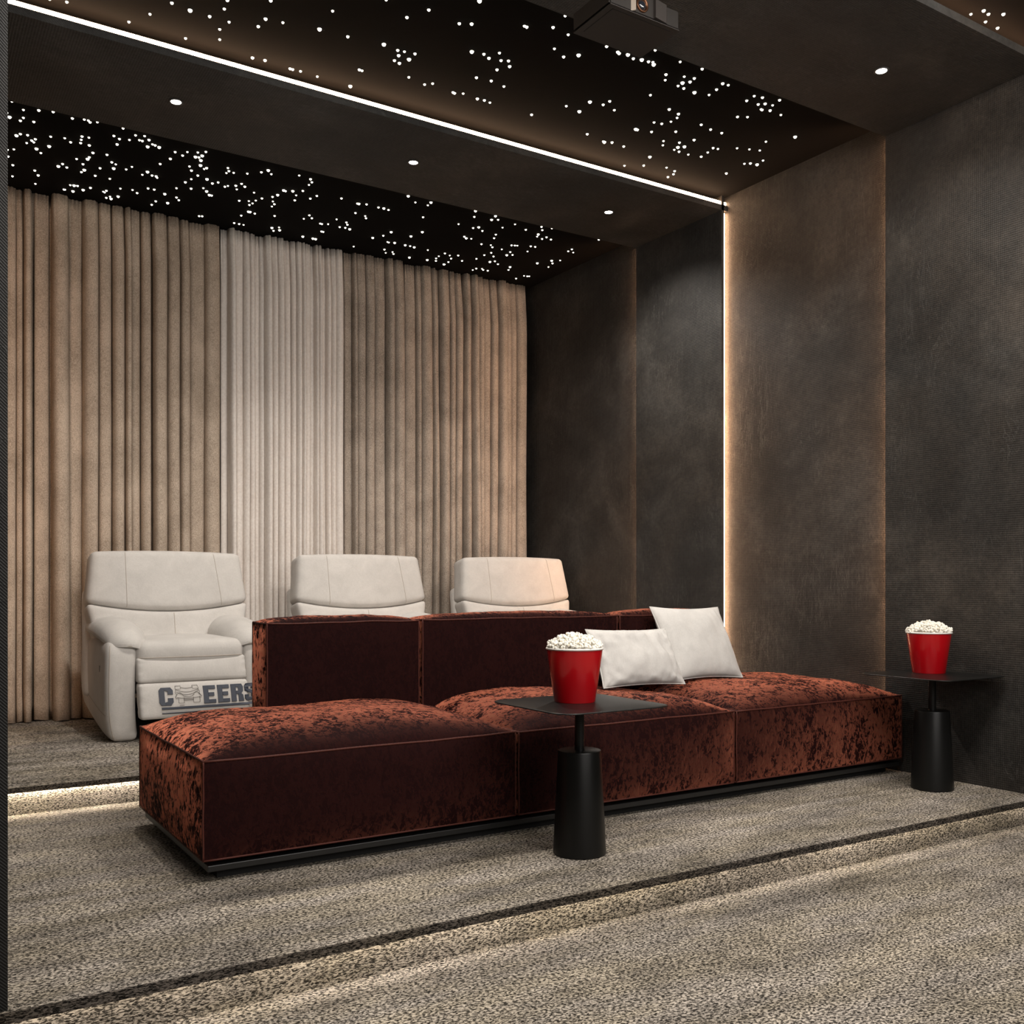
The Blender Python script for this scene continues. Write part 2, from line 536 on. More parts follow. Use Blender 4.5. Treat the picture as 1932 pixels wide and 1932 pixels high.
# ------------------------------------------------------------------ curtains
def curtain(name, x0, x1, y, z0, z1, fold, amp, mat, label, seed, sharp=4.0, hem=.0):
    rnd = random.Random(seed)
    edges = [x0]
    while edges[-1] < x1 - fold * .6:
        edges.append(edges[-1] + fold * rnd.choice((.5, .75, .9, 1.0, 1.15, 1.35)) * rnd.uniform(.9, 1.1))
    k = (x1 - x0) / (edges[-1] - x0)
    edges = [x0 + (e - x0) * k for e in edges]
    amps = [amp * rnd.uniform(.65, 1.1) for _ in edges]
    tilt = [rnd.uniform(-.5, .5) for _ in edges]
    gaps = [rnd.choice((.94, .90, .86, .80, .72)) for _ in edges]
    offs = [rnd.choice((0, .01, .03, .055)) for _ in edges]
    cols = []
    NF = 22
    for i in range(len(edges) - 1):
        for j in range(NF + (1 if i == len(edges) - 2 else 0)):
            cols.append((i, j / NF))
    NR = 34
    E0 = radians(122)
    bm = bmesh.new()
    def pw(c, e): return (1 if c > 0 else -1) * abs(c) ** e
    def P(ci, r):
        i, t = cols[ci]
        v = r / NR
        z = z0 + (z1 - z0) * v
        ph = (2 * t - 1) * E0
        ex = 2 / sharp
        # rounded lobe, narrower at its neck, so that neighbours almost touch in front
        fx, fy = pw(sin(ph), ex) if abs(sin(ph)) > 1e-6 else 0.0, pw(cos(ph), ex) if abs(cos(ph)) > 1e-6 else 0.0
        w = edges[i + 1] - edges[i]
        g = max(0, (v - .90) / .10)
        gap = gaps[i] - .05 * noise.noise(Vector((i * 3.1, z * .6, seed)))
        x = (edges[i] + edges[i + 1]) / 2 + fx * w / 2 * gap
        f = (fy + .55) / 1.55 * (1 + tilt[i] * (t - .5))
        sw = .010 * noise.noise(Vector((edges[i] * 6, z * .8, seed))) * (1 - v)
        a = amps[i] * (1 + .16 * noise.noise(Vector((x * 5, z * .7, seed + 3.3)))) * (1 - .35 * g)
        yy = y - a * f + offs[i] * f - .010 * noise.noise(Vector((x * 16, z * .5, seed + 6))) * (1 - g)
        yy += .006 * g * sin(x * 260)
        if hem and v < .06:
            q = (1 - v / .06)
            yy -= hem * q * (.5 + .8 * noise.noise(Vector((x * 9, seed, 1))))
            z += .012 * q * noise.noise(Vector((x * 14, seed, 4)))
        return (x + sw, yy, z)
    vs = grid_surface(bm, P, len(cols) - 1, NR)
    o = build(name, bm, mat, None, True)
    so = o.modifiers.new('cloth', 'SOLIDIFY'); so.thickness = .004; so.offset = 1
    return tag(o, label, 'curtain')
CY = 7.03
curtain('curtain', .255, 1.985, CY, FHI + .006, ZC - .004, .080, .135, M_CURT_L,
        'wide warm beige velour curtain left of the pale sheer, beside the left wall', 11, 2.7, .03)
curtain('sheer_curtain', 2.0, 2.915, CY - .005, FHI + .006, ZC - .006, .044, .11, M_SHEER,
        'pale off-white sheer curtain hanging between the two beige curtains', 5, 2.2)
curtain('curtain', 2.93, 4.572, CY, FHI + .006, ZC - .004, .070, .125, M_CURT_R,
        'greyish beige velour curtain right of the pale sheer, ending at the dark side wall', 23, 2.6, .02)

# ------------------------------------------------------------------ star lights
S = 700 / 1932
MID = [(348,14),(895,19),(781,77),(990,57),(1092,89),(1184,5),(1168,50),(1193,118),(1144,156),(1144,209),(1410,7),(1383,102),(1345,141),(1473,121),(957,220),(1298,328),(1380,317),(1506,366),(1518,372),(1565,374),(1652,402),(245,45),(653,160)]
MID = [(x * S, y * S) for x, y in MID]
M2 = [(76,61),(8,155),(155,194),(215,366),(229,371),(355,2),(463,94),(577,55),(841,8),(343,234),(415,265),(450,272),(420,292),(505,283),(474,312),(398,318),(424,332),(473,405),(555,443),(597,438),(703,484),(711,488),(756,490),(830,517),(866,525),(895,537),(736,126),(800,128),(801,272),(864,285),(890,306),(945,279),(953,318),(992,320),(998,349),(932,366),(825,407),(902,424),(968,453),(1075,139),(1087,144),(1224,146),(1287,86),(1303,184),(1231,257),(1279,299),(1357,290),(1503,245),(1561,274),(1568,281),(1614,287),(1642,308),(1686,314),(1721,324),(1744,327),(1748,339),(1756,264),(1886,325),(1112,600),(1293,555),(1361,583),(1416,533),(1485,548),(1519,530),(1543,576),(1402,701),(1486,739),(1491,742),(1531,744),(1592,765),(1654,675),(1663,678),(1731,498),(1812,391),(1808,420),(1907,402),(1898,434),(1875,450),(1905,463),(1829,572),(1877,596),(1870,616),(1838,636),(1790,647),(1750,640),(1737,689),(1863,688),(1799,737),(1796,759),(1882,745),(1874,769),(1855,782),(1880,792),(1908,766),(1728,819),(1696,864),(1815,875),(1857,893),(1851,909),(1822,924),(1562,884),(135,487)]
MID += [(600 + x * S, y * S) for x, y in M2]
M3 = [(215,411),(193,429),(216,484),(292,497),(331,469),(363,438),(392,446),(256,362),(488,527),(527,503),(570,511),(548,546),(584,543),(563,572),(568,575),(610,578),(623,551),(659,524),(666,601),(440,611),(492,612),(251,652),(300,677),(358,695),(214,731),(184,807),(251,818),(285,796),(313,773),(338,778),(438,774),(502,780),(556,786),(588,740),(740,715),(476,855),(507,853),(542,859),(573,838),(382,905)]
MID += [(1232 + x * S, y * S) for x, y in M3]
NEAR = [(1232 + x * S, y * S) for x, y in [(1637,87),(1722,59),(1747,77),(1825,77),(1716,125),(1777,158)]]
F1 = [(62,531),(122,575),(202,577),(277,585),(35,590),(50,612),(122,616),(106,631),(176,637),(377,619),(439,625),(460,630),(469,639),(507,639),(641,671),(86,708),(106,700),(144,706),(165,734),(184,727),(176,743),(139,747),(264,714),(337,722),(368,743),(256,764),(427,713),(463,719),(423,730),(420,747),(465,759),(593,710),(622,726),(610,754),(674,731),(706,707),(753,711),(726,732),(741,736),(776,731),(769,766),(794,754),(808,759),(829,769),(72,780),(38,782),(42,817),(190,777),(213,799),(67,862),(65,920),(181,890),(199,915),(399,830),(484,798),(465,821),(456,830),(432,857),(557,808),(582,847),(603,858),(592,879),(521,878),(496,917),(439,887),(424,898),(326,856),(304,868),(348,874),(687,871),(657,884),(572,933),(741,912),(768,897),(792,916),(813,920),(818,928),(834,856),(887,829),(912,794),(951,812),(976,794),(1030,796),(1072,793),(1053,813),(1018,819),(1036,822),(1046,837),(1044,863),(987,869),(997,890),(1063,882),(1076,877),(1030,916),(1078,935),(996,935),(965,951),(995,984),(1059,982),(1076,998),(1090,1017),(1102,1020),(1106,957),(1136,952),(1171,974),(1187,970),(1228,969),(1258,959),(1275,974),(1233,988),(1187,877),(1192,893),(1179,903),(1217,902),(1288,906),(1361,899),(1397,889),(1413,909),(1558,916),(1617,935),(1624,951),(1609,965),(1323,1005),(1477,993),(1487,997),(1525,997),(1542,1019),(1577,996),(1446,1017),(1419,1027),(1535,1045),(1616,1036),(1650,1022),(1421,1051),(1429,1065),(1416,1077),(1246,1047),(1296,1049),(1315,1061),(1299,1069),(1332,1046),(1364,1035),(1294,1104),(1302,1105),(1327,1114),(1256,1124),(1430,1126),(1582,1141),(1611,1123),(1624,1138),(366,966),(386,968),(404,970),(471,980),(433,991),(379,1000),(328,1000),(336,995),(538,1000),(545,1004),(554,995),(552,1035),(573,1026),(570,1051),(615,1025),(627,984),(690,991),(714,1007),(771,983),(803,989),(811,1050),(790,1068),(858,1012),(873,1059),(919,982),(919,1030),(931,1044),(1027,1139),(1053,1128),(1453,1186),(1456,1200),(1416,1188),(1569,1240),(1619,1252),(1612,1272),(1623,1262),(1394,1231),(1214,1200),(1245,1196),(1186,1198),(179,974)]
F2 = [(122,1035),(213,1063),(205,1062),(253,1066),(315,1082),(343,1087),(367,1095),(195,1111),(246,1127),(250,1138),(97,1144),(12,1166),(20,1168),(53,1169),(113,1184),(148,1160),(153,1172),(142,1188),(165,1195),(18,1207),(27,1209),(156,1307),(285,1240),(340,1229),(381,1210),(362,1262),(368,1264),(399,1266),(346,1301),(338,1328),(388,1314),(393,1324),(454,1278),(480,1283),(501,1289),(484,1232),(543,1210),(547,1133),(470,1023),(507,1056),(572,1071),(588,1056),(572,1304),(569,1355),(461,1352),(615,1347),(614,1360),(629,1336),(661,1321),(686,1332),(693,1348),(679,1366),(730,1332),(750,1360),(645,1384),(654,1382),(732,1169),(808,1189),(837,1185),(856,1204),(814,1131),(820,1100),(904,1146),(924,1127),(938,1146),(961,1187),(1026,1170),(1082,1198),(926,1223),(917,1242),(762,1234),(772,1242),(798,1245),(851,1273),(900,1278),(908,1289),(902,1318),(866,1330),(914,1337),(825,1349),(895,1365),(921,1362),(937,1377),(957,1300),(1008,1279),(1025,1280),(1038,1281),(1001,1314),(983,1330),(1013,1329),(1108,1284),(1131,1287),(1091,1311),(1147,1222),(1141,1234),(1167,1246),(1190,1237),(1213,1249),(1164,1183),(1168,1200),(1218,1190),(1462,1250),(1303,1310),(1322,1300),(1329,1317),(1217,1359),(1221,1373),(1200,1392),(1261,1358),(1142,1372),(1000,1392),(992,1407),(824,1400),(854,1401),(860,1407),(884,1411),(790,1416),(1025,1455),(1073,1438),(1090,1440),(1100,1440)]
FAR = [(x * S, y * S) for x, y in F1] + [(600 + x * S, y * S) for x, y in F2]
bm = bmesh.new()
add_lathe(bm, [(0, -.0075), (.0042, -.0062), (.0067, -.0030), (.0072, 0)], 10)
star_me = D.meshes.new('star_light')
bm.to_mesh(star_me); bm.free()
star_me.materials.append(M_STARLIT)
for p in star_me.polygons: p.use_smooth = True
rs = random.Random(4)
def star_pos(px, ymax):
    p = at_z(px[0], px[1], ZC - .004)
    return Vector((min(p.x, RX - .02), min(p.y, ymax), ZC))
pos = [(star_pos(p, 4.66), 'm') for p in MID] + [(star_pos(p, 2.60), 'n') for p in NEAR]
far = [(star_pos(p, 6.86), 'f') for p in FAR]
far.sort(key=lambda q: q[0].dot(FW))
n_ind = 300 - len(pos)
STL = {'m': ('white pinpoint star light in the black ceiling panel over the rust sofa', 'star lights over the sofa'),
       'n': ('white pinpoint star light in the corner ceiling panel at top right', 'star lights at the top right corner'),
       'f': ('white pinpoint star light in the black ceiling panel over the recliners and curtains', 'star lights over the recliners')}
for p, k in pos + far[:n_ind]:
    o = D.objects.new('star_light', star_me)
    COL.objects.link(o)
    o.location = p
    s = rs.choice((.85, .9, 1.0, 1.0, 1.1, 1.35))
    o.scale = (s, s, s)
    tag(o, STL[k][0], 'star light', STL[k][1])
bm = bmesh.new()
for p, k in far[n_ind:]:
    s = rs.choice((.85, 1.0, 1.0, 1.3))
    add_lathe(bm, [(0, -.0075 * s), (.0042 * s, -.0062 * s), (.0067 * s, -.0030 * s), (.0072 * s, 0)], 10, p)
tag(build('star_light_field', bm, M_STARLIT, None, True), 'farthest scatter of star lights in the black ceiling close to the curtain tops', 'star light', None, 'stuff')

# ------------------------------------------------------------------ recliners
def recliner():
    R = empty('recliner', (0, 0, 0))
    HW = .46
    # base
    boxes('base', [(-.36, .36, .16, .80, 0, .16)], M_BLACKGAP, R)
    # arms
    for s in (-1, 1):
        rm = round_map(.082, .43, .285, .045)
        def F(u, v, w, rm=rm, s=s):
            p = rm(u, v, w)
            z = p.z + .285; y = p.y + .43; x = p.x
            x += s * .012 * (1 - (2 * z / .57 - 1) ** 2)
            if z < .2: x -= s * .02 * max(0, 1 - z / .2) ** 2 * (1 if x * s > 0 else .3)
            lift = max(0, (y - .1) / .76) ** 1.5 * .13
            z = z + lift * max(0, 1 - z / .57) ** 1.2
            y -= .012 * (1 - ((z - .3) / .3) ** 2)
            top = max(0, (z - .43) / .14)
            y += .035 * top * top * (1 - y / .9)
            return (s * (HW - .084) + x, y, z)
        bm = bmesh.new(); add_param_box(bm, F, 8, 16, 14)
        arm = build('armrest', bm, M_NUBUCK, R, True)
        bm = bmesh.new()
        add_tube(bm, [F(s * .86, -.97, w) + Vector((0, 0, 0)) if False else Vector(F(s * .84, -1, w)) for w in [x / 10 for x in range(-10, 10)]], .0022, 5)
        add_tube(bm, [Vector(F(s, v, -.45 + .10 * (v + .8))) for v in [x / 10 for x in range(-10, 10)]], .002, 5)
        build('seam', bm, M_SEAM, arm)
        # padded arm top
        def G(u, v, w, s=s):
            rx, ry = .134, .34
            k = sqrt(max(0, 1 - abs(u) ** 2.6))
            q = sqrt(max(0, 1 - abs(v) ** 3.2)) if v < 0 else sqrt(max(0, 1 - abs(v) ** 5))
            x = u * rx * (sqrt(1 - .44 * v * v) if v < 0 else 1)
            y = v * ry * (sqrt(1 - .30 * u * u) if v < 0 else 1)
            up = .090 if w > 0 else .030
            z = w * up * (.12 + .88 * k * q)
            z -= .034 * max(0, -v) ** 2 - .022 * v          # droops to the front
            z -= .035 * max(0, -u * s) ** 1.5                # and rolls to the inside
            return (s * (HW - .120) + x, y + .33, .592 + z)
        bm = bmesh.new(); add_param_box(bm, G, 14, 18, 6, .85)
        pad = build('arm_pad', bm, M_NUBUCK, arm, True)
        bm = bmesh.new()
        add_tube(bm, [Vector(G(sin(a) if abs(sin(a)) < 1 else 1, -cos(a), -.1)) * 1.0 for a in [pi * (-.5 + t / 30) for t in range(31)]], .0025, 5)
        build('seam', bm, M_SEAM, pad)
        if s < 0:
            bm = bmesh.new()
            add_box(bm, -HW - .006, -HW + .01, .16, .20, .375, .43)
            add_box(bm, -HW - .009, -HW, .172, .188, .385, .42)
            build('control_panel', bm, M_BLACKMETAL, arm)
    # seat cushion with a rounded, sagging front
    rm = round_map(.308, .33, .078, .055)
    def F(u, v, w):
        p = rm(u, v, w)
        z = p.z + .482; y = p.y + .32
        if w > 0: z += .022 * (1 - u * u) * (1 - v * v)
        return (p.x, y - .018 * (1 - u * u), z)
    bm = bmesh.new(); add_param_box(bm, F, 22, 16, 8)
    seat = build('seat_cushion', bm, M_NUBUCK, R, True)
    bm = bmesh.new(); add_tube(bm, [Vector(F(u / 20, -1, -.2)) + Vector((0, -.001, 0)) for u in range(-20, 21)], .0025, 5)
    build('seam', bm, M_SEAM, seat)
    # front panel: two padded lengths, the lower one swung forward
    def panel(z0, z1, y0, y1, th, name):
        hz = (z1 - z0) / 2
        rm = round_map(.306, th / 2, hz, min(.018, th / 2 - .002))
        def F(u, v, w):
            p = rm(u, v, w)
            k = (p.z + hz) / (2 * hz)
            y = y0 + (y1 - y0) * k + p.y + th / 2
            if v < 0: y -= .014 * (1 - u ** 4) * (1 - w * w)
            if abs(u) > .9: y += .004 * sin(k * 40)
            return (p.x, y, (z0 + z1) / 2 + p.z)
        bm = bmesh.new(); add_param_box(bm, F, 26, 6, 12)
        return build(name, bm, M_NUBUCK, R, True), F
    panel(.326, .468, -.055, -.01, .10, 'front_panel')
    foot, FF = panel(.13, .327, -.122, -.060, .09, 'footrest')
    # backrest: wide leaning head cushion over a lumbar cushion, with a curved join
    LEAN = radians(12)
    def lean(p, y0=.50, z0=.50):
        x, y, z = p
        return Vector((x, y0 + y * cos(LEAN) + (z - z0) * sin(LEAN), z0 + (z - z0) * cos(LEAN) - y * sin(LEAN)))
    def back(zlo, zhi, hw0, hw1, th, rnd, curve_lo, curve_hi, name, dy, puff):
        hz = (zhi - zlo) / 2
        rm = round_map(1, th / 2, hz, rnd)
        sx = rnd
        def F(u, v, w):
            q = round_map(.46, th / 2, hz, rnd)(u, v, w)
            k = (q.z + hz) / (2 * hz)
            hw = hw0 + (hw1 - hw0) * k
            x = q.x / .46 * hw
            c = (x / .46) ** 2
            z = zlo + 2 * hz * k + curve_lo * c * (1 - k) + curve_hi * c * k
            y = q.y + dy
            if v < 0: y -= puff * (1 - u ** 4) * (1 - w ** 4)
            y += .03 * c                                    # wraps round the sitter
            return lean((x, y, z))
        bm = bmesh.new(); add_param_box(bm, F, 26, 6, 20)
        return build(name, bm, M_NUBUCK, R, True), F
    head, HF = back(.708, 1.092, .486, .450, .17, .036, .055, -.006, 'head_cushion', .0, .012)
    for u in (-.56, .62):
        bm = bmesh.new()
        add_tube(bm, [Vector(HF(u - .02 * w, -1, w)) + Vector((0, -.0005, 0)) for w in [x / 12 for x in range(-12, 12)]], .0016, 5)
        build('seam', bm, M_SEAM, head)
    lum, LF = back(.44, .708, .42, .488, .16, .03, 0, .055, 'lumbar_cushion', .0, .010)
    bm = bmesh.new()
    add_tube(bm, [Vector(LF(0.02, -1, w)) for w in [x / 12 for x in range(-12, 12)]], .002, 5)
    build('seam', bm, M_SEAM, lum)
    # shell behind the cushions
    def SF(u, v, w):
        q = round_map(.478, .05, .33, .04)(u, v, w)
        return lean((q.x * (1.02 - .02 * w), q.y + .135, q.z + .56))
    bm = bmesh.new(); add_param_box(bm, SF, 14, 6, 14)
    build('back_shell', bm, M_NUBUCK, R, True)
    return R, foot, FF

RY = 5.79
r1, foot, FF = recliner()
RCX = (1.487, 2.785, 4.055)
rl = ['cream leather recliner nearest the left wall, with lettering on its footrest',
      'cream leather recliner between the two others, in front of the pale sheer curtain',
      'cream leather recliner nearest the right wall, its back in front of the taupe curtain end']
rec = [r1, copy_tree(r1), copy_tree(r1)]
for o, x, lab in zip(rec, RCX, rl):
    o.location = (x, RY, FHI)
    tag(o, lab, 'recliner', 'recliners on the raised floor')

# lettering on the first footrest
def foot_pt(x, z, off=.002):
    u = max(-1, min(1, x / .306)); w = max(-1, min(1, (z - .2285) / .0985))
    p = Vector(FF(u, -1, w)); return Vector((x, p.y - off, z))
def letter(polys, x0, z0, w, h, name, mat=M_LETTER):
    bm = bmesh.new()
    for poly in polys:
        lo = [bm.verts.new(foot_pt(x0 + px * w, z0 + pz * h, .0065)) for px, pz in poly]
        hi = [bm.verts.new(foot_pt(x0 + px * w, z0 + pz * h, -.004)) for px, pz in poly]
        n = len(poly)
        bm.faces.new(lo); bm.faces.new(hi[::-1])
        for i in range(n):
            j = (i + 1) % n
            bm.faces.new((lo[j], lo[i], hi[i], hi[j]))
    bmesh.ops.recalc_face_normals(bm, faces=bm.faces[:])
    return build(name, bm, mat, foot)
def q(x0, x1, z0, z1): return [(x0, z0), (x1, z0), (x1, z1), (x0, z1)]
C_ = [[(0, .16), (.16, 0), (.40, 0), (.40, 1), (.16, 1), (0, .84)],
      [(.40, 0), (.84, 0), (1, .16), (1, .40), (.62, .40), (.62, .20), (.40, .16)],
      [(.40, .84), (.62, .80), (.62, .62), (1, .62), (1, .84), (.84, 1), (.40, 1)]]
E_ = [q(0, .42, 0, 1), q(.42, 1, 0, .2), q(.42, .88, .40, .60), q(.42, 1, .80, 1)]
R_ = [q(0, .40, 0, 1), [(.40, .82), (.58, .82), (.58, 1), (.40, 1)], [(.40, .42), (.58, .42), (.58, .60), (.40, .60)],
      [(.58, .48), (.80, .42), (.96, .58), (.98, .84), (.86, 1), (.58, 1)], [(.58, .0), (1, .0), (.94, .36), (.80, .44), (.58, .48)]]
S_ = [[(0, .14), (.16, 0), (.84, 0), (1, .14), (1, .20), (0, .20)], q(0, .38, .20, .34), [(.62, .20), (1, .20), (1, .48), (.62, .40)],
      [(0, .56), (.62, .40), (1, .48), (.9, .56), (.38, .66), (0, .70)], [(0, .70), (.38, .66), (.38, .80), (0, .80)],
      [(0, .80), (1, .80), (1, .86), (.84, 1), (.16, 1), (0, .86)], q(.62, 1, .66, .80)]
LH, LZ = .096, .205
XS = -.205
letter(C_, XS, LZ, .076, LH, 'letter_c')
letter(E_, XS + .245, LZ, .068, LH, 'letter_e')
letter(E_, XS + .325, LZ, .068, LH, 'letter_e')
letter(R_, XS + .403, LZ, .074, LH, 'letter_r')
letter(S_, XS + .484, LZ, .066, LH, 'letter_s')
letter([q(i / 12, (i + 1) / 12, 0, 1) for i in range(12)], XS + .012, LZ - .022, .515, .011, 'underline')
letter([q(i / 12, (i + 1) / 12, 0, 1) for i in range(12)], XS + .012, LZ - .045, .515, .004, 'underline')
# line drawing of an armchair that stands for the second letter
bm = bmesh.new()
ix, iz, iw, ih = XS + .088, LZ - .004, .146, .108
def line(pts): add_tube(bm, [foot_pt(ix + a * iw, iz + b * ih, .003) for a, b in pts], .0011, 4)
def arc(x0, z0, x1, z1, sag, n=8): return [(x0 + (x1 - x0) * t / n, z0 + (z1 - z0) * t / n - sag * sin(pi * t / n)) for t in range(n + 1)]
line([(.02, .98), (.22, .98), (.22, .82), (.02, .82), (.02, .98)])
line([(.66, .98), (.86, .98), (.9, .82), (.68, .82), (.66, .98)])
line(arc(.22, .90, .68, .90, .05)); line(arc(.02, .80, .9, .80, .14)); line(arc(.04, .68, .88, .72, .18))
line(arc(.30, .48, .72, .52, .09)); line(arc(.06, .40, .94, .40, .06)); line(arc(.02, .42, .30, .48, -.2)); line(arc(.66, .50, 1.0, .42, -.18))
line([(.04, .80), (.0, .66), (.06, .56), (.0, .44), (.04, .34), (.10, .40)]); line([(.88, .80), (.94, .64), (.9, .56), (1.0, .42), (.96, .34), (.90, .40)])
line([(.12, .40), (.12, .12), (.32, .12), (.32, .40)]); line([(.68, .40), (.68, .12), (.92, .12), (.92, .40)])
line([(.32, .24), (.68, .24)]); line([(.14, 0), (.32, 0)]); line([(.32, .30), (.68, .30)])
build('armchair_drawing', bm, M_ICON, foot)

# ------------------------------------------------------------------ sofa
sofa = empty('sectional_sofa', (0, 0, 0), 0, 'long rust crushed velvet sectional sofa with three seats and low backrests', 'sofa')
SF0, SF1 = 3.315, 4.285
def velvet_block(name, x0, x1, y0, y1, z0, z1, crown, bulge, seed, n=(30, 26, 12), wr=.006, ear=.0):
    hx, hy, hz = (x1 - x0) / 2, (y1 - y0) / 2, (z1 - z0) / 2
    cx, cy, cz = (x0 + x1) / 2, (y0 + y1) / 2, (z0 + z1) / 2
    def F(u, v, w):
        x, y, z = cx + u * hx, cy + v * hy, cz + w * hz
        eu, ev, ew = 1 - abs(u) ** 4, 1 - abs(v) ** 4, 1 - abs(w) ** 3
        sd = Vector((seed * 3.7, seed * 1.3, 0))
        if w > .999:
            k = (eu * ev) ** .62
            z += crown * k * (1 + .22 * noise.noise(Vector((x * 2.1, y * 2.1, seed))))
            z += wr * k * (noise.fractal(Vector((x * 9, y * 13, seed)), 1.0, 2.0, 3))
        if w > -.999 and abs(v) > .999:
            b = bulge * ew * (1 - u ** 6)
            y += (b + .5 * wr * noise.noise(Vector((x * 5, z * 9, seed))) * ew) * (1 if v > 0 else -1)
        if w > -.999 and abs(u) > .999:
            b = bulge * ew * (1 - v ** 6)
            x += (b + .5 * wr * noise.noise(Vector((y * 5, z * 9, seed + 5))) * ew) * (1 if u > 0 else -1)
        # corners of a seam pull in and droop a little
        if w > .9:
            z -= .010 * (abs(u) ** 8) * (1 - abs(v) ** 8) * 0
            z += .004 * noise.noise(Vector((x * 6, y * 6, seed + 9)))
        return Vector((x, y, z))
    bm = bmesh.new()
    add_param_box(bm, F, n[0], n[1], n[2], .75)
    o = build(name, bm, M_VELVET, sofa, True)
    me = o.data
    # crease the twelve edges so each panel shades on its own
    m = o.modifiers.new('edges', 'EDGE_SPLIT'); m.split_angle = radians(48)
    bm = bmesh.new()
    T = [i / 24 * 2 - 1 for i in range(25)]
    r = .0040
    loop = [F(t, -1, 1) for t in T] + [F(1, t, 1) for t in T[1:]] + [F(-t, 1, 1) for t in T[1:]] + [F(-1, -t, 1) for t in T[1:-1]]
    add_tube(bm, loop, r, 6, True)
    loop = [F(t, -1, -1) for t in T] + [F(1, t, -1) for t in T[1:]] + [F(-t, 1, -1) for t in T[1:]] + [F(-1, -t, -1) for t in T[1:-1]]
    add_tube(bm, loop, r * .9, 6, True)
    for a in (-1, 1):
        for b in (-1, 1):
            add_tube(bm, [F(a, b, t) for t in T], r * .85, 6)
    build('piping', bm, M_PIPING, o, True)
    return o
SZ0, SZ1 = .078, .408
velvet_block('seat_cushion', .888, 2.118, SF0, SF1, SZ0, SZ1, .090, .016, 1)
velvet_block('seat_cushion', 2.134, 3.322, SF0, SF1, SZ0, SZ1, .086, .016, 2)
velvet_block('seat_cushion', 3.340, 4.552, SF0, SF1, SZ0, SZ1, .088, .014, 3)
BY0, BY1, BZ0, BZ1 = 4.075, 4.265, .40, .832
velvet_block('backrest', 1.358, 2.075, BY0, BY1, BZ0, BZ1, .030, .010, 4, (22, 8, 16), .004)
velvet_block('backrest', 2.095, 3.236, BY0, BY1, BZ0, BZ1, .032, .010, 5, (28, 8, 16), .004)
velvet_block('backrest', 3.256, 3.93, BY0, BY1, BZ0, BZ1, .032, .010, 6, (22, 8, 16), .004)
boxes('base_plate', [(.905, 4.54, SF0 + .008, SF1 - .02, .036, .058)], M_BLACKSTEEL, sofa, .003)
boxes('plinth', [(.95, 4.50, SF0 + .06, SF1 - .06, 0, .080)], M_BLACKGAP, sofa)

# ------------------------------------------------------------------ pillows
def pillow(w, h, th, seed, wrinkle):
    def F(u, v, s):
        cu, cv = 1 - abs(u) ** 2.4, 1 - abs(v) ** 2.4
        x = u * w / 2 * (1 - .07 * (1 - v * v) * abs(u) ** 3)
        z = v * h / 2 * (1 - .07 * (1 - u * u) * abs(v) ** 3)
        t = th / 2 * (max(0, cu) * max(0, cv)) ** .55
        t *= 1 + .10 * noise.noise(Vector((u * 2, v * 2, seed + s)))
        e = max(abs(u), abs(v))
        wv = wrinkle * (e ** 2) * noise.noise(Vector((u * 11, v * 4, seed)))
        wv += wrinkle * .8 * noise.noise(Vector((u * 7 + v, v * 1.6, seed + 8)))
        t += wv * min(1, (1 - e) * 6)
        return Vector((x, -s * t, z))
    N = 40
    bm = bmesh.new()
    P = spaced(N, .6)
    A = grid_surface(bm, lambda i, j: F(P[i], P[j], 1), N, N)
    B = grid_surface(bm, lambda i, j: F(P[N - i], P[j], -1), N, N)
    bmesh.ops.remove_doubles(bm, verts=bm.verts[:], dist=1e-5)
    return bm, F
def place_pillow(c, w, h, th, tilt, rz, seed, wrinkle, label, roll=0):
    bm, F = pillow(w, h, th, seed, wrinkle)
    T = empty('throw_pillow', c, rz, label, 'pillow', 'white pillows on the sofa')
    T.rotation_euler = (tilt, roll, rz)
    o = build('cover', bm, M_PILLOW, T, True)
    bm = bmesh.new()
    L = [i / 30 * 2 - 1 for i in range(31)]
    loop = [F(t, -1, 1) for t in L] + [F(1, t, 1) for t in L[1:]] + [F(-t, 1, 1) for t in L[1:]] + [F(-1, -t, 1) for t in L[1:-1]]
    add_tube(bm, loop, .0035, 6, True)
    build('piping', bm, M_PILLOW, T, True)
    return T
place_pillow((3.65, 3.915, .688), .505, .42, .15, radians(-27), radians(2), 3.0, .006,
             'large square white pillow leaning on the sofa backrest behind the smaller pillow', radians(1))
place_pillow((3.155, 3.82, .635), .535, .31, .15, radians(-28), radians(2), 7.0, .016,
             'low rectangular white pillow with wrinkles, beside the nearer red popcorn bucket', radians(1))

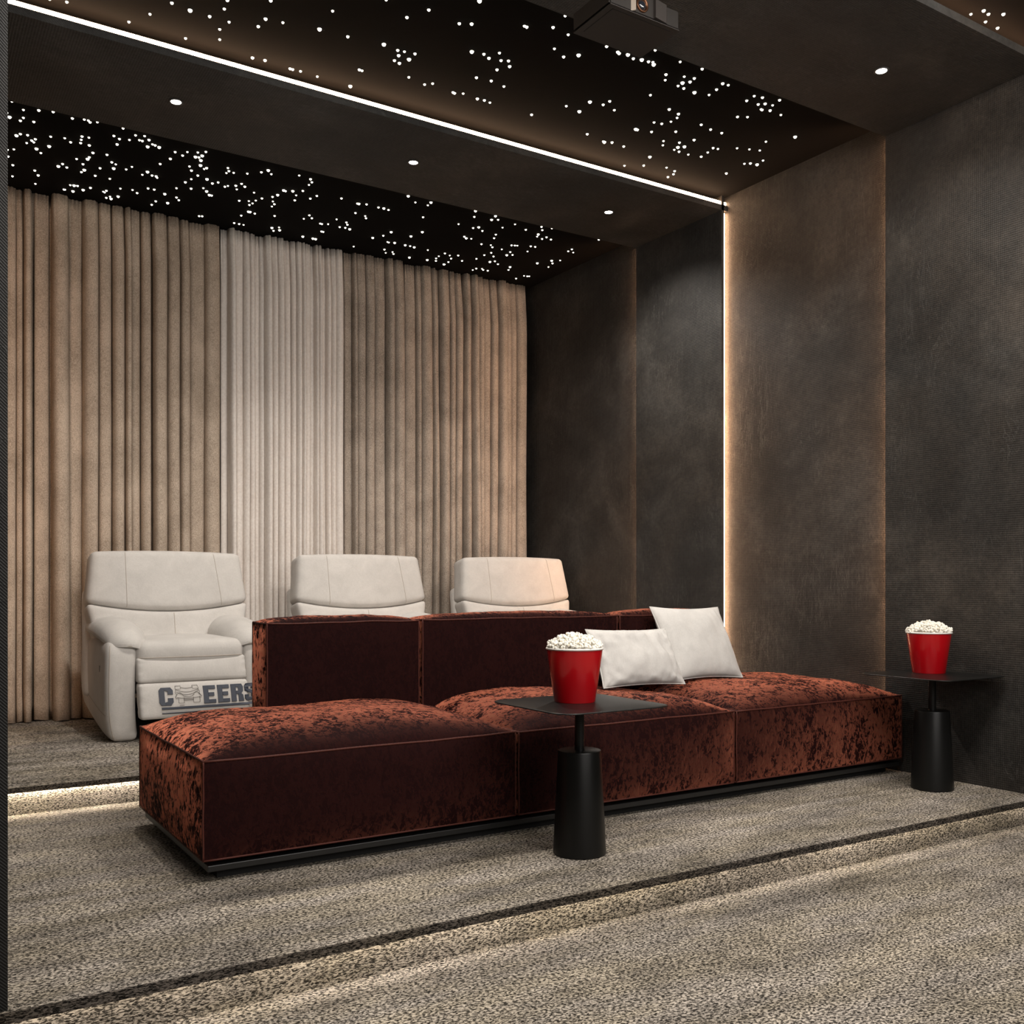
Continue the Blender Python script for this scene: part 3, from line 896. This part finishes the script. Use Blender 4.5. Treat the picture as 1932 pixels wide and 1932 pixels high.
# ------------------------------------------------------------------ side tables
def side_table():
    T = empty('side_table', (0, 0, 0))
    bm = bmesh.new()
    add_lathe(bm, [(0, 0), (.096, 0), (.099, .004), (.0985, .012), (.0805, .378), (.079, .383), (.0765, .384), (0, .384)], 64)
    build('base', bm, M_BLACKMETAL, T, True).modifiers.new('edges', 'EDGE_SPLIT').split_angle = radians(40)
    bm = bmesh.new()
    add_lathe(bm, [(0, .38), (.018, .38), (.018, .556), (0, .556)], 32)
    build('pole', bm, M_BLACKMETAL, T, True).modifiers.new('edges', 'EDGE_SPLIT').split_angle = radians(40)
    # rounded square top, edges turned down slightly
    hw, rr = .250, .075
    out = []
    for cx, cy, a0 in ((1, 1, 0), (-1, 1, 90), (-1, -1, 180), (1, -1, 270)):
        for k in range(13):
            a = radians(a0 + 90 * k / 12)
            out.append((cx * (hw - rr) + rr * cos(a), cy * (hw - rr) + rr * sin(a)))
    bm = bmesh.new()
    rings = []
    for s, z in ((1, .5535), (1.003, .5555), (1, .5575), (.97, .5585), (.5, .560)):
        rings.append([bm.verts.new((x * s, y * s, z)) for x, y in out])
    bot = [bm.verts.new((x * .97, y * .97, .5535)) for x, y in out]
    n = len(out)
    for a, b in zip([bot] + rings[:-1], rings):
        for i in range(n):
            j = (i + 1) % n
            bm.faces.new((a[i], a[j], b[j], b[i]))
    bm.faces.new(rings[-1]); bm.faces.new(bot[::-1])
    build('tabletop', bm, M_BLACKMETAL, T, True)
    return T
t1 = side_table()
t1.location = (2.178, 2.965, 0)
tag(t1, 'black metal pedestal side table standing in front of the middle of the sofa', 'side table', 'black pedestal side tables')
t2 = copy_tree(t1)
t2.location = (4.322, 2.975, 0)
tag(t2, 'black metal pedestal side table against the right wall beyond the sofa end', 'side table', 'black pedestal side tables')

# ------------------------------------------------------------------ popcorn buckets
def bucket_parts(T):
    bm = bmesh.new()
    add_lathe(bm, [(0, .004), (.072, .004), (.0755, 0), (.0775, .003), (.105, .196), (.101, .196), (.0745, .010), (0, .010)], 64)
    build('tub', bm, M_RED, T, True).modifiers.new('edges', 'EDGE_SPLIT').split_angle = radians(50)
    bm = bmesh.new()
    prof = [(.1045 + .0045 * cos(a), .199 + .0045 * sin(a)) for a in [2 * pi * i / 10 for i in range(11)]]
    add_lathe(bm, prof, 64)
    build('rim', bm, M_RIM, T, True)
def bucket():
    T = empty('popcorn_bucket', (0, 0, 0)); bucket_parts(T); return T
def popcorn(seed):
    rnd = random.Random(seed)
    bm = bmesh.new()
    # packed bed under the loose top
    add_lathe(bm, [(0, .232), (.05, .226), (.085, .208), (.098, .197), (.097, .192), (0, .192)], 32)
    spots_ = []
    tries = 0
    while len(spots_) < 300 and tries < 9000:
        tries += 1
        r = .100 * sqrt(rnd.random()); a = rnd.uniform(0, 2 * pi)
        h = .206 + .040 * (1 - (r / .104) ** 2.2) + rnd.uniform(-.004, .006)
        x, y = r * cos(a), r * sin(a)
        if all((x - p[0]) ** 2 + (y - p[1]) ** 2 + (h - p[2]) ** 2 > .0128 ** 2 for p in spots_):
            spots_.append((x, y, h))
    for x, y, h in spots_:
        m = rnd.randint(4, 6)
        for k in range(m):
            d = Vector((rnd.gauss(0, 1), rnd.gauss(0, 1), rnd.gauss(0, 1))).normalized() * rnd.uniform(.004, .0076)
            rr = rnd.uniform(.0044, .0074)
            bmesh.ops.create_icosphere(bm, subdivisions=1, radius=rr, matrix=Matrix.Translation(Vector((x, y, h)) + d))
    return bm
for i, (loc, lab, lab2) in enumerate((
        ((2.180, 2.998, .5601), 'red popcorn bucket on the table in front of the sofa', 'heap of white popcorn in the bucket in front of the sofa'),
        ((4.375, 3.03, .5601), 'red popcorn bucket on the table against the right wall', 'heap of white popcorn in the bucket by the right wall'))):
    T = bucket() if i == 0 else copy_tree(T)
    T.location = loc
    tag(T, lab, 'popcorn bucket', 'red popcorn buckets')
    p = build('popcorn', popcorn(31 + i), M_POP, None, True)
    p.location = loc
    tag(p, lab2, 'popcorn', None, 'stuff')

# ------------------------------------------------------------------ projector
PX0, PX1, PY0, PY1, PZ = 2.368, 2.725, 3.014, 3.27, 3.25
P = empty('projector', ((PX0 + PX1) / 2, (PY0 + PY1) / 2, PZ), 0, 'dark brown ceiling projector hanging from the near ceiling beam', 'projector')
pw, pd, ph = (PX1 - PX0) / 2, (PY1 - PY0) / 2, .082
bm = bmesh.new()
add_box(bm, -pw, pw, -pd + .012, pd, .004, ph)
bmesh.ops.bevel(bm, geom=bm.edges[:], offset=.006, segments=2, affect='EDGES')
body = build('body', bm, M_DARKPLASTIC, P)
bm = bmesh.new()
add_box(bm, -pw - .001, pw + .001, -pd + .006, pd + .001, 0, .006)
bmesh.ops.bevel(bm, geom=bm.edges[:], offset=.003, segments=2, affect='EDGES')
bp = build('bottom_cover', bm, M_DARKPLASTIC2, P)
bm = bmesh.new()
add_box(bm, -pw + .028, -pw + .0305, -pd + .03, pd - .035, -.0008, .001)
add_box(bm, -pw + .028, pw - .03, -pd + .03, -pd + .0325, -.0008, .001)
build('seam', bm, M_BLACKGAP, bp)
# lens bay on the front: recessed bay between a chamfer coloured pale as if catching light and a wide angled cheek
def prism(pts, z0, z1, mat, name, parent):
    bm = bmesh.new()
    lo = [bm.verts.new((x, y, z0)) for x, y in pts]; hi = [bm.verts.new((x, y, z1)) for x, y in pts]
    n = len(pts)
    bm.faces.new(lo[::-1]); bm.faces.new(hi)
    for i in range(n):
        j = (i + 1) % n
        bm.faces.new((lo[i], lo[j], hi[j], hi[i]))
    bmesh.ops.recalc_face_normals(bm, faces=bm.faces[:])
    return build(name, bm, mat, parent)
xa = -pw + .33 * 2 * pw; xb = -pw + .61 * 2 * pw; xc = -pw + .79 * 2 * pw
prism([(xa - .013, -pd + .013), (xa, -pd - .004), (xa + .004, -pd + .013)], .006, ph - .002, M_BEZEL_GLINT, 'bezel', body)
prism([(xb - .002, -pd + .013), (xb, -pd - .006), (xc, -pd + .004), (xc + .01, -pd + .013)], .006, ph - .002, M_DARKPLASTIC2, 'bezel', body)
bay = boxes('lens_bay', [(xa, xb, -pd + .006, -pd + .014, .006, ph - .003)], M_DARKPLASTIC, body)
def ring_y(prof, mat, name, parent, c):
    bm = bmesh.new(); add_lathe(bm, prof, 40)
    bmesh.ops.transform(bm, matrix=Matrix.Translation(Vector(c)) @ Matrix.Rotation(pi / 2, 4, 'X'), verts=bm.verts[:])
    return build(name, bm, mat, parent, True)
lc = ((xa + xb) / 2 - .012, -pd + .008, .040)
ring_y([(.029, 0), (.029, .008), (.024, .010), (.019, .002), (.019, 0)], M_RING_GLINT, 'lens_ring', bay, lc)
ring_y([(.018, .001), (.017, .007), (.010, .010), (0, .0115)], M_GLASS, 'lens', bay, lc)
bm = bmesh.new()
add_lathe(bm, [(0, ph - .002), (.03, ph - .002), (.03, ph + .012), (.016, ph + .016), (.016, ZB - PZ - .012), (.055, ZB - PZ - .010), (.055, ZB - PZ), (0, ZB - PZ)], 32)
build('ceiling_mount', bm, M_BLACKMETAL, P)
